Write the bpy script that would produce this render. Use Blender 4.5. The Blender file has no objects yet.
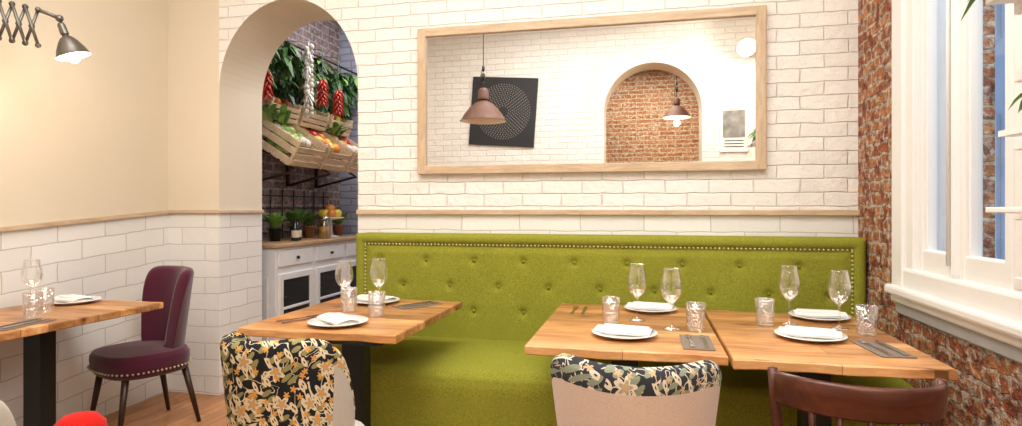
import bpy, bmesh, math, random
from mathutils import Vector, Matrix, Euler
random.seed(7)
scene=bpy.context.scene
try:
    scene.view_settings.view_transform='Standard'
    scene.view_settings.look='None'
except Exception as e: print(e)

# ------------------------------------------------------------ node helpers
def new_mat(name):
    m=bpy.data.materials.new(name); m.use_nodes=True
    nt=m.node_tree; nt.nodes.clear()
    out=nt.nodes.new('ShaderNodeOutputMaterial')
    p=nt.nodes.new('ShaderNodeBsdfPrincipled')
    nt.links.new(p.outputs[0],out.inputs[0])
    return m,nt,p,out
def N(nt,t,**k):
    n=nt.nodes.new(t)
    for a,b in k.items(): setattr(n,a,b)
    return n
def c4(c): return (c[0],c[1],c[2],1)
def mixc(nt,fac,a,b,mode='MIX'):
    n=N(nt,'ShaderNodeMix',data_type='RGBA',blend_type=mode)
    for i,v in ((0,fac),(6,a),(7,b)):
        if hasattr(v,'is_linked'): nt.links.new(v,n.inputs[i])
        elif i==0: n.inputs[0].default_value=v
        else: n.inputs[i].default_value=c4(v)
    return n.outputs[2]
def math_(nt,op,a,b=None,c=None):
    n=N(nt,'ShaderNodeMath',operation=op)
    for i,v in enumerate((a,b,c)):
        if v is None: continue
        if hasattr(v,'is_linked'): nt.links.new(v,n.inputs[i])
        else: n.inputs[i].default_value=v
    return n.outputs[0]
def noise(nt,vec,scale,detail=4,rough=.5,dist=0):
    n=N(nt,'ShaderNodeTexNoise'); n.inputs['Scale'].default_value=scale
    n.inputs['Detail'].default_value=detail; n.inputs['Roughness'].default_value=rough
    n.inputs['Distortion'].default_value=dist
    if vec is not None: nt.links.new(vec,n.inputs['Vector'])
    return n
def ramp(nt,fac,stops,interp='LINEAR'):
    r=N(nt,'ShaderNodeValToRGB'); nt.links.new(fac,r.inputs[0])
    cr=r.color_ramp; cr.interpolation=interp
    while len(cr.elements)<len(stops): cr.elements.new(.5)
    for e,(p,c) in zip(cr.elements,stops):
        e.position=p; e.color=c4(c) if len(c)==3 else c
    return r.outputs[0]
def bump(nt,p,h,strength=.3,dist=.01):
    b=N(nt,'ShaderNodeBump'); b.inputs['Strength'].default_value=strength
    b.inputs['Distance'].default_value=dist
    nt.links.new(h,b.inputs['Height']); nt.links.new(b.outputs[0],p.inputs['Normal'])
def geo_pos(nt): return N(nt,'ShaderNodeNewGeometry').outputs['Position']
def obj_co(nt): return N(nt,'ShaderNodeTexCoord').outputs['Object']

def plain(name,col,rough=.5,metal=0,nscale=20,var=.12,bmp=0,spec=.5,sheen=0,coat=0):
    m,nt,p,o=new_mat(name)
    v=obj_co(nt); n=noise(nt,v,nscale)
    dark=tuple(x*(1-var) for x in col); lite=tuple(min(1,x*(1+var)) for x in col)
    nt.links.new(mixc(nt,n.outputs[0],dark,lite),p.inputs['Base Color'])
    p.inputs['Roughness'].default_value=rough; p.inputs['Metallic'].default_value=metal
    p.inputs['Specular IOR Level'].default_value=spec
    if sheen: p.inputs['Sheen Weight'].default_value=sheen
    if coat: p.inputs['Coat Weight'].default_value=coat
    if bmp: bump(nt,p,n.outputs[0],bmp,.01)
    return m

def brick_mat(name,axis,bw,rh,mortar,c1,c2,cm,rough=.5,bs=.6,bd=.01,dist=.006,dscale=6,slope=0,
              fine=.15,finescale=60,patch=None,smooth=.3,spec=.5,zoff=0,pth=(.5,.62),dark=None,mh=1.0,lump=2.0):
    m,nt,p,o=new_mat(name)
    pos=geo_pos(nt)
    s=N(nt,'ShaderNodeSeparateXYZ'); nt.links.new(pos,s.inputs[0])
    hx=s.outputs[0] if axis=='x' else s.outputs[1]
    z=math_(nt,'SUBTRACT',s.outputs[2],zoff) if zoff else s.outputs[2]
    if slope:
        z=math_(nt,'SUBTRACT',z,math_(nt,'MULTIPLY',math_(nt,'SUBTRACT',hx,3.49),slope))
    nz=noise(nt,pos,dscale,2)
    sn=N(nt,'ShaderNodeSeparateXYZ'); nt.links.new(nz.outputs['Color'],sn.inputs[0])
    dx=math_(nt,'MULTIPLY',math_(nt,'SUBTRACT',sn.outputs[0],.5),dist*2)
    dz=math_(nt,'MULTIPLY',math_(nt,'SUBTRACT',sn.outputs[1],.5),dist*2)
    c=N(nt,'ShaderNodeCombineXYZ')
    nt.links.new(math_(nt,'ADD',hx,dx),c.inputs[0]); nt.links.new(math_(nt,'ADD',z,dz),c.inputs[1])
    b=N(nt,'ShaderNodeTexBrick'); nt.links.new(c.outputs[0],b.inputs['Vector'])
    b.inputs['Scale'].default_value=1; b.inputs['Brick Width'].default_value=bw
    b.inputs['Row Height'].default_value=rh; b.inputs['Mortar Size'].default_value=mortar
    b.inputs['Mortar Smooth'].default_value=smooth
    b.inputs['Color1'].default_value=c4(c1); b.inputs['Color2'].default_value=c4(c2)
    b.inputs['Mortar'].default_value=c4(cm)
    col=b.outputs['Color']
    n2=noise(nt,pos,finescale,5,.6)
    n3=noise(nt,pos,dscale*2,4,.6)
    if dark:
        n4=noise(nt,pos,dscale*.9,3,.6)
        col=mixc(nt,ramp(nt,n4.outputs[0],[(.48,(0,0,0)),(.60,(1,1,1))]),col,dark)
    if patch:
        f=ramp(nt,n3.outputs[0],[(pth[0],(0,0,0)),(pth[1],(1,1,1))])
        col=mixc(nt,f,col,patch)
        f2=ramp(nt,n2.outputs[0],[(.35,(.45,.45,.45)),(.65,(1,1,1))])
        col=mixc(nt,1.0,col,f2,'MULTIPLY')
    nt.links.new(col,p.inputs['Base Color'])
    p.inputs['Roughness'].default_value=rough; p.inputs['Specular IOR Level'].default_value=spec
    h=math_(nt,'MULTIPLY',b.outputs['Fac'],-mh)
    h=math_(nt,'ADD',h,math_(nt,'MULTIPLY',n2.outputs[0],fine))
    h=math_(nt,'ADD',h,math_(nt,'MULTIPLY',n3.outputs[0],fine*lump))
    bump(nt,p,h,bs,bd)
    return m

def wood(name,c1,c2,c3,rough=.4,scale=1.0,axis='x',plank=None,spec=.4,pc=((.75,.75,.75),(1.15,1.12,1.05)),knots=False):
    m,nt,p,o=new_mat(name)
    v=obj_co(nt)
    mp=N(nt,'ShaderNodeMapping'); nt.links.new(v,mp.inputs[0])
    sc={'x':(1.2,9,9),'y':(9,1.2,9),'z':(9,9,1.2)}[axis]
    mp.inputs['Scale'].default_value=tuple(a*scale for a in sc)
    n=noise(nt,mp.outputs[0],1.6,6,.6,1.2)
    n2=noise(nt,mp.outputs[0],7,5,.7,.3)
    col=ramp(nt,n.outputs[0],[(.28,c1),(.5,c2),(.72,c3)])
    g=ramp(nt,n2.outputs[0],[(.35,(.72,.72,.72)),(.6,(1,1,1))])
    col=mixc(nt,.8,col,g,'MULTIPLY')
    if knots:
        mp3=N(nt,'ShaderNodeMapping'); nt.links.new(v,mp3.inputs[0]); mp3.inputs['Scale'].default_value=(2.2,5.5,5.5)
        vo=N(nt,'ShaderNodeTexVoronoi'); vo.inputs['Scale'].default_value=1.3; nt.links.new(mp3.outputs[0],vo.inputs['Vector'])
        k=ramp(nt,vo.outputs['Distance'],[(.03,(.28,.17,.10)),(.09,(.62,.48,.38)),(.20,(1,1,1))])
        col=mixc(nt,1,col,k,'MULTIPLY')
    if plank:
        b=N(nt,'ShaderNodeTexBrick'); b.inputs['Scale'].default_value=1
        mp2=N(nt,'ShaderNodeMapping'); nt.links.new(v,mp2.inputs[0])
        if axis=='y': mp2.inputs['Rotation'].default_value=(0,0,math.pi/2)
        nt.links.new(mp2.outputs[0],b.inputs['Vector'])
        b.inputs['Brick Width'].default_value=plank[0]; b.inputs['Row Height'].default_value=plank[1]
        b.inputs['Mortar Size'].default_value=plank[2]; b.inputs['Mortar Smooth'].default_value=.2
        b.inputs['Color1'].default_value=c4(pc[0]); b.inputs['Color2'].default_value=c4(pc[1])
        b.inputs['Mortar'].default_value=(.45,.4,.35,1)
        col=mixc(nt,1,col,b.outputs['Color'],'MULTIPLY')
    nt.links.new(col,p.inputs['Base Color'])
    p.inputs['Roughness'].default_value=rough; p.inputs['Specular IOR Level'].default_value=spec
    bump(nt,p,n2.outputs[0],.12,.004)
    return m

def fabric(name,col,var=.15,weave=450,sheen=.0,bs=.25,rough=.95,lo=.62):
    m,nt,p,o=new_mat(name)
    v=obj_co(nt)
    big=noise(nt,v,5,3); fine=noise(nt,v,weave,3,.6)
    dark=tuple(x*(1-var) for x in col); lite=tuple(x*(1+var) for x in col)
    c=mixc(nt,big.outputs[0],dark,lite)
    f=ramp(nt,fine.outputs[0],[(.35,(lo,lo,lo)),(.65,(1.0,1.0,1.0))])
    nt.links.new(mixc(nt,.9,c,f,'MULTIPLY'),p.inputs['Base Color'])
    p.inputs['Roughness'].default_value=rough; p.inputs['Sheen Weight'].default_value=sheen
    p.inputs['Specular IOR Level'].default_value=.08
    bump(nt,p,fine.outputs[0],bs,.003)
    return m

def glass_mat(name,tint=(1,1,1),mix_=.12,texture=0,k=.75):
    m=bpy.data.materials.new(name); m.use_nodes=True; nt=m.node_tree; nt.nodes.clear()
    out=N(nt,'ShaderNodeOutputMaterial'); t=N(nt,'ShaderNodeBsdfTransparent'); g=N(nt,'ShaderNodeBsdfGlossy')
    t.inputs[0].default_value=c4(tint); g.inputs[0].default_value=(1,1,1,1); g.inputs[1].default_value=.03
    lw=N(nt,'ShaderNodeLayerWeight'); lw.inputs[0].default_value=.35
    f=math_(nt,'MULTIPLY_ADD',lw.outputs['Facing'],k,mix_)
    if texture:
        b=N(nt,'ShaderNodeBump'); b.inputs['Strength'].default_value=.8; b.inputs['Distance'].default_value=.003
        vo=N(nt,'ShaderNodeTexVoronoi'); vo.inputs['Scale'].default_value=texture
        nt.links.new(obj_co(nt),vo.inputs['Vector'])
        nt.links.new(vo.outputs['Distance'],b.inputs['Height'])
        nt.links.new(b.outputs[0],g.inputs['Normal']); nt.links.new(b.outputs[0],lw.inputs['Normal'])
    mx=N(nt,'ShaderNodeMixShader'); nt.links.new(f,mx.inputs[0])
    nt.links.new(t.outputs[0],mx.inputs[1]); nt.links.new(g.outputs[0],mx.inputs[2])
    nt.links.new(mx.outputs[0],out.inputs[0])
    return m
def emis(name,col,s):
    m,nt,p,o=new_mat(name)
    p.inputs['Base Color'].default_value=c4(col); p.inputs['Emission Color'].default_value=c4(col)
    p.inputs['Emission Strength'].default_value=s
    return m
def floral(name,bg,cream,leafc,gold,thr=.5):
    """printed botanical cloth: five-petal flowers, leaves and thin stems on a dark ground"""
    m,nt,p,o=new_mat(name); v=obj_co(nt)
    s=N(nt,'ShaderNodeSeparateXYZ'); nt.links.new(v,s.inputs[0])
    def layer(scale,sx,sz,rot,off,petals,base,amp,warp):
        nz=noise(nt,v,9,1); sn=N(nt,'ShaderNodeSeparateXYZ'); nt.links.new(nz.outputs['Color'],sn.inputs[0])
        X=math_(nt,'ADD',s.outputs[0],math_(nt,'MULTIPLY',sn.outputs[0],warp))
        X=math_(nt,'ADD',X,math_(nt,'MULTIPLY',s.outputs[1],.6))
        Zc=math_(nt,'ADD',s.outputs[2],math_(nt,'MULTIPLY',sn.outputs[1],warp))
        Zc=math_(nt,'ADD',Zc,math_(nt,'MULTIPLY',s.outputs[1],.35))
        ca,sa=math.cos(rot),math.sin(rot)
        U=math_(nt,'ADD',math_(nt,'MULTIPLY',X,ca*sx),math_(nt,'MULTIPLY',Zc,sa*sx))
        V=math_(nt,'ADD',math_(nt,'MULTIPLY',X,-sa*sz),math_(nt,'MULTIPLY',Zc,ca*sz))
        c=N(nt,'ShaderNodeCombineXYZ')
        nt.links.new(math_(nt,'ADD',math_(nt,'MULTIPLY',U,scale),off),c.inputs[0]); nt.links.new(math_(nt,'MULTIPLY',V,scale),c.inputs[1])
        vo=N(nt,'ShaderNodeTexVoronoi',voronoi_dimensions='2D'); vo.inputs['Scale'].default_value=1
        vo.inputs['Randomness'].default_value=.85
        nt.links.new(c.outputs[0],vo.inputs['Vector'])
        d=N(nt,'ShaderNodeVectorMath',operation='SUBTRACT'); nt.links.new(c.outputs[0],d.inputs[0]); nt.links.new(vo.outputs['Position'],d.inputs[1])
        ds=N(nt,'ShaderNodeSeparateXYZ'); nt.links.new(d.outputs[0],ds.inputs[0])
        ang=math_(nt,'ARCTAN2',ds.outputs[1],ds.outputs[0])
        cs=N(nt,'ShaderNodeSeparateXYZ'); nt.links.new(vo.outputs['Color'],cs.inputs[0])
        ph=math_(nt,'MULTIPLY',cs.outputs[0],6.28)
        pet=math_(nt,'COSINE',math_(nt,'ADD',math_(nt,'MULTIPLY',ang,petals),ph))
        R=math_(nt,'MULTIPLY_ADD',pet,amp,base)
        # cells with a low random value stay empty
        skip=math_(nt,'MULTIPLY',math_(nt,'LESS_THAN',cs.outputs[1],thr),50)
        return math_(nt,'ADD',math_(nt,'DIVIDE',vo.outputs['Distance'],R),skip)
    def inside(q): return math_(nt,'LESS_THAN',q,1.0)
    n1=noise(nt,v,9,2,.5,1.5)
    stem=ramp(nt,n1.outputs[0],[(.48,(0,0,0)),(.485,(1,1,1)),(.505,(1,1,1)),(.51,(0,0,0))])
    col=mixc(nt,stem,bg,cream)
    q=layer(18,1,2.5,.7,3.1,2,.36,.04,.02); col=mixc(nt,inside(q),col,leafc)
    q=layer(19,2.6,1,.5,8.7,2,.36,.04,.02); col=mixc(nt,inside(q),col,cream)
    col=mixc(nt,inside(math_(nt,'MULTIPLY',q,3.5)),col,bg)
    q=layer(13,1,1,.2,1.3,5,.30,.11,.01); col=mixc(nt,inside(q),col,cream)
    col=mixc(nt,inside(math_(nt,'MULTIPLY',q,1.6)),col,tuple(c*.55 for c in cream))
    col=mixc(nt,inside(math_(nt,'MULTIPLY',q,2.8)),col,gold)
    q=layer(24,1,1,.9,5.5,5,.20,.08,.01); col=mixc(nt,inside(q),col,gold)
    nt.links.new(col,p.inputs['Base Color']); p.inputs['Roughness'].default_value=.85
    p.inputs['Specular IOR Level'].default_value=.2
    return m

# ------------------------------------------------------------ mesh builder
class B:
    def __init__(s): s.v=[];s.f=[];s.m=[];s.s=[];s.mats=[]
    def mi(s,mat):
        if mat not in s.mats: s.mats.append(mat)
        return s.mats.index(mat)
    def add(s,vs,fs,mat,M=None,smooth=False):
        o=len(s.v)
        for v in vs:
            v=Vector(v)
            if M is not None: v=M@v
            s.v.append(v)
        ms=mat if isinstance(mat,list) else None
        k=None if ms else s.mi(mat)
        for i,f in enumerate(fs):
            s.f.append([a+o for a in f]); s.m.append(s.mi(ms[i]) if ms else k); s.s.append(smooth)
    def box(s,c,d,mat,M=None,bev=0,seg=2,R=None):
        bm=bmesh.new(); bmesh.ops.create_cube(bm,size=1)
        for v in bm.verts: v.co=Vector((v.co.x*d[0],v.co.y*d[1],v.co.z*d[2]))
        if bev>0: bmesh.ops.bevel(bm,geom=bm.edges[:],offset=min(bev,min(d)*.49),segments=seg,affect='EDGES',profile=.5)
        T=Matrix.Translation(c)
        if R is not None: T=T@R
        if M is not None: T=M@T
        bm.verts.ensure_lookup_table(); bm.verts.index_update()
        s.add([v.co.copy() for v in bm.verts],[[v.index for v in f.verts] for f in bm.faces],mat,T,smooth=bev>0 and seg>2)
        bm.free()
    def lathe(s,prof,mat,M=None,seg=24,smooth=True,close=False):
        vs=[];fs=[]
        for r,z in prof:
            for i in range(seg):
                a=2*math.pi*i/seg; vs.append((max(r,1e-5)*math.cos(a),max(r,1e-5)*math.sin(a),z))
        n=len(prof)
        for j in range(n-1):
            for i in range(seg):
                k=(i+1)%seg; fs.append([j*seg+i,j*seg+k,(j+1)*seg+k,(j+1)*seg+i])
        if close:
            for i in range(seg):
                k=(i+1)%seg; j=n-1; fs.append([j*seg+i,j*seg+k,k,i])
        s.add(vs,fs,mat,M,smooth)
    def cyl(s,p0,p1,r0,r1,mat,M=None,seg=12):
        s.tube([p0,p1],[r0,r1],mat,M,seg,caps=True)
    def tube(s,pts,r,mat,M=None,seg=8,caps=True,smooth=True):
        pts=[Vector(p) for p in pts]; n=len(pts)
        if not hasattr(r,'__len__'): r=[r]*n
        vs=[];fs=[]
        t=(pts[1]-pts[0]).normalized()
        up=Vector((0,0,1)) if abs(t.z)<.9 else Vector((1,0,0))
        nrm=t.cross(up).normalized()
        for i,p in enumerate(pts):
            if i==0: t=pts[1]-pts[0]
            elif i==n-1: t=pts[-1]-pts[-2]
            else: t=pts[i+1]-pts[i-1]
            t.normalize()
            nrm=(nrm-t*nrm.dot(t)).normalized(); bn=t.cross(nrm)
            for k in range(seg):
                a=2*math.pi*k/seg; vs.append(p+(nrm*math.cos(a)+bn*math.sin(a))*r[i])
        for i in range(n-1):
            for k in range(seg):
                q=(k+1)%seg; fs.append([i*seg+k,i*seg+q,(i+1)*seg+q,(i+1)*seg+k])
        if caps:
            fs.append(list(range(seg))[::-1]); fs.append([(n-1)*seg+k for k in range(seg)])
        s.add(vs,fs,mat,M,smooth)
    def ball(s,c,r,mat,M=None,seg=12,rings=8,fn=None):
        if not hasattr(r,'__len__'): r=(r,r,r)
        vs=[];fs=[]
        for j in range(rings+1):
            th=math.pi*j/rings
            for i in range(seg):
                a=2*math.pi*i/seg
                d=Vector((math.sin(th)*math.cos(a),math.sin(th)*math.sin(a),math.cos(th)))
                k=fn(d) if fn else 1
                vs.append((c[0]+d.x*r[0]*k,c[1]+d.y*r[1]*k,c[2]+d.z*r[2]*k))
        for j in range(rings):
            for i in range(seg):
                k=(i+1)%seg; fs.append([j*seg+i,(j+1)*seg+i,(j+1)*seg+k,j*seg+k])
        s.add(vs,fs,mat,M,True)
    def surf(s,fn,nu,nv,mat,M=None,smooth=True,matfn=None):
        vs=[];fs=[];ms=[]
        for j in range(nv+1):
            for i in range(nu+1): vs.append(fn(i/nu,j/nv))
        for j in range(nv):
            for i in range(nu):
                a=j*(nu+1)+i; fs.append([a,a+1,a+nu+2,a+nu+1])
                if matfn: ms.append(matfn((i+.5)/nu,(j+.5)/nv))
        s.add(vs,fs,ms if matfn else mat,M,smooth)
    def quad(s,a,b,c,d,mat): s.add([a,b,c,d],[[0,1,2,3]],mat)
    def leaf(s,base,d,L,w,mat,droop=.3,M=None):
        base=Vector(base); d=Vector(d).normalized()
        side=d.cross(Vector((0,0,1)))
        if side.length<.05: side=Vector((1,0,0))
        side.normalize(); vs=[];n=5
        for i in range(n+1):
            t=i/n; ww=w*math.sin(math.pi*min(1,t*.92+.06))*.5
            c=base+d*L*t+Vector((0,0,-droop*L*t*t))
            vs+=[c-side*ww+Vector((0,0,ww*.3)),c,c+side*ww+Vector((0,0,ww*.3))]
        fs=[]
        for i in range(n):
            a=i*3; fs+=[[a,a+1,a+4,a+3],[a+1,a+2,a+5,a+4]]
        s.add(vs,fs,mat,M,True)
    def done(s,name,fix=True,parent=None):
        me=bpy.data.meshes.new(name)
        xs=[v.x for v in s.v];ys=[v.y for v in s.v];zs=[v.z for v in s.v]
        o=Vector(((min(xs)+max(xs))/2,(min(ys)+max(ys))/2,min(zs)))
        me.from_pydata([v-o for v in s.v],[],s.f)
        for m in s.mats: me.materials.append(m)
        me.polygons.foreach_set('material_index',s.m); me.polygons.foreach_set('use_smooth',s.s)
        if fix:
            bm=bmesh.new(); bm.from_mesh(me); bmesh.ops.recalc_face_normals(bm,faces=bm.faces); bm.to_mesh(me); bm.free()
        me.update()
        ob=bpy.data.objects.new(name,me); ob.location=o; scene.collection.objects.link(ob)
        return ob
def RZ(a): return Matrix.Rotation(a,4,'Z')
def TR(*p): return Matrix.Translation(p)

# ------------------------------------------------------------ materials
LED=1.225; SL=.075
M_wbrick=brick_mat('white_brick_x','x',.235,.074,.006,(.84,.82,.785),(.78,.76,.72),(.775,.75,.705),.75,.75,.013,.008,7,fine=.8,finescale=24,smooth=1.0,mh=.6,lump=1.2)
M_tilex=brick_mat('white_tile_x','x',.36,.1105,.003,(.83,.82,.80),(.76,.75,.73),(.54,.52,.48),.22,.5,.006,.009,8,fine=.4,finescale=12,zoff=LED-.1105*12+.002)
M_tiley=brick_mat('white_tile_y','y',.36,.1105,.003,(.83,.82,.80),(.76,.75,.73),(.54,.52,.48),.22,.5,.006,.009,8,fine=.4,finescale=12,zoff=LED-.1105*12+.002)
M_tileL=brick_mat('white_tile_left','y',.30,.1105,.003,(.82,.81,.79),(.75,.74,.72),(.52,.50,.46),.22,.5,.006,.009,8,slope=SL,fine=.4,finescale=12,zoff=LED-.1105*12+.002)
M_redx=brick_mat('red_brick_x','x',.25,.07,.014,(.42,.15,.06),(.60,.28,.13),(.70,.57,.42),.9,.9,.03,.02,9,fine=.5,finescale=30,patch=(.68,.54,.40))
M_redy=brick_mat('red_brick_y','y',.22,.060,.009,(.42,.11,.038),(.66,.29,.11),(.70,.57,.43),.9,1,.03,.024,13,fine=.6,finescale=34,patch=(.72,.57,.43),pth=(.51,.63),dark=(.32,.08,.035))
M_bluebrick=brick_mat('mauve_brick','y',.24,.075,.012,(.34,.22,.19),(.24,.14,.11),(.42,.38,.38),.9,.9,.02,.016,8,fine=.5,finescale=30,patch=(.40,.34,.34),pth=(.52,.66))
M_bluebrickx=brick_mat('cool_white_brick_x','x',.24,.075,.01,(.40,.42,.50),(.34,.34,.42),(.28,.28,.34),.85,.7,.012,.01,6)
M_cream=plain('cream_plaster',(.69,.61,.49),.85,0,4,.03,.05)
M_ceil=plain('ceiling_paint',(.8,.78,.75),.9,0,4,.02)
M_oak=wood('oak_trim',(.50,.36,.23),(.60,.45,.30),(.68,.53,.37),.5,1,'x')
M_oaky=wood('oak_trim_y',(.50,.36,.23),(.60,.45,.30),(.68,.53,.37),.5,1,'y')
M_table=wood('honey_wood',(.30,.12,.04),(.56,.28,.105),(.72,.43,.20),.38,.9,'x',plank=(3.0,.12,.0015),pc=((.66,.60,.55),(1.2,1.15,1.1)),knots=True)
M_floor=wood('floor_wood',(.32,.13,.05),(.45,.20,.08),(.55,.28,.13),.4,.6,'y',plank=(1.2,.12,.003))
M_crate=wood('pale_crate_wood',(.55,.38,.22),(.68,.50,.32),(.78,.62,.42),.6,1,'y')
M_dwood=wood('dark_red_wood',(.038,.010,.006),(.08,.021,.011),(.13,.036,.018),.3,1,'x')
M_legwood=wood('dark_leg_wood',(.02,.01,.006),(.04,.02,.012),(.06,.03,.02),.35,1,'z')
M_black=plain('black_iron',(.012,.013,.014),.45,.3,30,.2)
M_green=fabric('olive_green_fabric',(.325,.330,.042),.10,230,0,.5,.95,.50)
M_button=fabric('button_fabric',(.24,.245,.03),.1,420)
M_brass=plain('brass_nail',(.60,.52,.30),.3,.85,40,.2)
M_purple=fabric('plum_velvet',(.085,.014,.032),.2,300,.3,.1)
M_beige=fabric('blush_velvet',(.60,.49,.42),.06,300,.2,.1,.9,.8)
M_grey=fabric('grey_velvet',(.50,.47,.42),.1,300,.2,.1,.9,.8)
M_red=fabric('red_velvet',(.70,.02,.015),.1,300,.1,.1)
M_floral=floral('floral_fabric',(.010,.012,.016),(.62,.53,.36),(.24,.22,.09),(.58,.29,.07),.45)
M_floral2=floral('pale_floral_fabric',(.028,.032,.042),(.62,.56,.45),(.22,.25,.18),(.50,.34,.20),.38)
M_whitep=plain('white_paint',(.80,.79,.77),.4,0,8,.03)
M_greyp=plain('grey_stone_sill',(.42,.42,.42),.7,0,20,.12)
M_glass=glass_mat('clear_glass',(1,1,1),.05)
M_tumb=glass_mat('cut_glass',(.95,.95,.95),.07,75,.55)
M_pane=glass_mat('window_pane',(.93,.97,1),.02,0,.12)
M_porc=plain('white_porcelain',(.82,.81,.79),.12,0,5,.02)
M_nap=fabric('white_linen',(.80,.79,.76),.03,500,.0,.1,.9,.85)
M_dnap=fabric('taupe_linen',(.26,.21,.17),.05,500,.0,.1)
M_steel=plain('steel',(.55,.54,.52),.22,1,30,.1)
M_zinc=plain('aged_zinc',(.20,.19,.175),.4,.8,12,.25)
M_copper=plain('rusty_copper',(.115,.05,.032),.6,.15,14,.35)
M_inner=plain('shade_inner_cream',(.8,.72,.58),.5)
M_bulb=emis('warm_bulb',(1,.84,.60),30)
M_bulbd=emis('dim_bulb',(1,.85,.62),.5)
M_bulb2=emis('bright_bulb',(1,.88,.68),160)
m,nt,p,o=new_mat('mirror_silver'); p.inputs['Metallic'].default_value=1; p.inputs['Roughness'].default_value=.01; p.inputs['Base Color'].default_value=(.88,.88,.88,1); M_mirror=m
M_leaf=plain('leaf_green',(.08,.17,.035),.5,0,25,.4)
M_leaf2=plain('leaf_dark_green',(.035,.085,.035),.5,0,25,.4)
M_leaf3=plain('leaf_bright',(.18,.34,.06),.5,0,25,.3)
M_redf=plain('red_fruit',(.45,.03,.015),.3,0,20,.3)
M_orange=plain('orange_fruit',(.66,.24,.04),.4,0,20,.15)
M_yellow=plain('lemon_yellow',(.72,.52,.06),.4,0,20,.15)
M_applep=plain('pale_green_apple',(.38,.44,.12),.3,0,20,.2)
M_garlic=plain('garlic_white',(.66,.60,.52),.6,0,60,.25)
M_terra=plain('terracotta',(.35,.15,.08),.8,0,30,.2)
M_jar=glass_mat('amber_jar',(.75,.55,.25),.12)
M_dbot=plain('dark_bottle_glass',(.01,.012,.008),.1,0,10,.1)
M_kraft=plain('label_paper',(.6,.52,.4),.8)
M_counter=wood('counter_wood',(.35,.20,.10),(.48,.30,.16),(.58,.38,.22),.4,1,'y')
M_cab=plain('cabinet_paint',(.72,.72,.72),.5,0,12,.06)

# ------------------------------------------------------------ room shell
XL=-3.17; XR=1.104; YB=3.49; YB2=3.95; CZ=3.6; YR=-.6
def arch_wall(b,y0,y1,x0,x1,zt,a0,a1,spring,rise,mL,mR,mLow,zl,mj,mjl,ma,yb_mat=None):
    for y in (y0,y1):
        L,Rr,Lo,A=(mL,mR,mLow,ma) if y==y0 or yb_mat is None else (yb_mat,)*4
        def q(xa,xb,za,zb,mm): b.quad((xa,y,za),(xb,y,za),(xb,y,zb),(xa,y,zb),mm)
        q(x0,a0,0,zl,Lo);q(x0,a0,zl,zt,L);q(a1,x1,0,zl,Lo);q(a1,x1,zl,zt,Rr)
        c=(a0+a1)/2;w=(a1-a0)/2;n=40
        P=[(c-w*math.cos(math.pi*i/n),spring+rise*math.sin(math.pi*i/n)) for i in range(n+1)]
        for i in range(n):
            b.quad((P[i][0],y,P[i][1]),(P[i+1][0],y,P[i+1][1]),(P[i+1][0],y,zt),(P[i][0],y,zt),A)
    for i in range(n):
        b.add([(P[i][0],y0,P[i][1]),(P[i+1][0],y0,P[i+1][1]),(P[i+1][0],y1,P[i+1][1]),(P[i][0],y1,P[i][1])],[[0,1,2,3]],mj,None,True)
    for x in (a0,a1):
        b.quad((x,y0,0),(x,y1,0),(x,y1,zl),(x,y0,zl),mjl); b.quad((x,y0,zl),(x,y1,zl),(x,y1,spring),(x,y0,spring),mj)
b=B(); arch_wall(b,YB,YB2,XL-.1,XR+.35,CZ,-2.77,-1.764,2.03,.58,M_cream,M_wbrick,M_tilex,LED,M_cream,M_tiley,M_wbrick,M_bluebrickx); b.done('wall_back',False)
b=B(); arch_wall(b,YR,YR-.4,XL-.1,2.3,CZ,-.485,.68,2.45,.58,M_wbrick,M_wbrick,M_wbrick,LED,M_cream,M_cream,M_wbrick); b.done('wall_front',False)
b=B()
zl=lambda y: LED+(y-YB)*SL
ya=YR-.1
b.quad((XL,ya,0),(XL,YB,0),(XL,YB,LED),(XL,ya,zl(ya)),M_tileL)
b.quad((XL,ya,zl(ya)),(XL,YB,LED),(XL,YB,CZ),(XL,ya,CZ),M_cream)
b.quad((XL-.1,ya,0),(XL-.1,YB,0),(XL-.1,YB,CZ),(XL-.1,ya,CZ),M_cream)
b.done('wall_left',False)
b=B(); 
def slopebar(b,y0,y1,x0,x1,t,mat):
    vs=[(x,y,zl(y)+dz) for y in (y0,y1) for dz in (-t/2,t/2) for x in (x0,x1)]
    b.add(vs,[[0,1,3,2],[4,5,7,6],[0,1,5,4],[2,3,7,6],[0,2,6,4],[1,3,7,5]],mat)
slopebar(b,ya,YB,XL,XL+.02,.022,M_oaky); b.done('trim_left')
b=B(); b.box((( -1.764+XR)/2,YB-.0125,LED),(XR+1.764,.025,.03),M_oak,bev=.004); b.done('trim_back')
b=B(); b.box(((XL-2.77)/2,YB-.009,LED),(-2.77-XL,.018,.022),M_oak,bev=.003)
b.box((-2.761,(YB+YB2)/2-.009,LED),(.018,YB2-YB+.018,.022),M_oaky,bev=.003); b.done('trim_arch')
def slab(b,z0,z1,mat):
    for (xa,xb,ya_,yb_) in ((-3.4,2.35,-3.4,1.15),(-3.4,XR+.35,1.15,6.1)):
        b.box(((xa+xb)/2,(ya_+yb_)/2,(z0+z1)/2),(xb-xa,yb_-ya_,z1-z0),mat)
b=B(); slab(b,-.1,0,M_floor); b.done('floor')
b=B(); slab(b,CZ,CZ+.1,M_ceil); b.done('ceiling')
W0,W1,WZ0,WZ1=1.30,2.93,.84,3.1
b=B(); T=.35
def wbox(y0,y1,z0,z1): b.box((XR+T/2,(y0+y1)/2,(z0+z1)/2),(T,y1-y0,z1-z0),M_redy)
wbox(W1,YB,0,CZ); wbox(1.15,W0,0,CZ); wbox(W0,W1,0,WZ0); wbox(W0,W1,WZ1,CZ)
b.done('wall_right')
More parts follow.
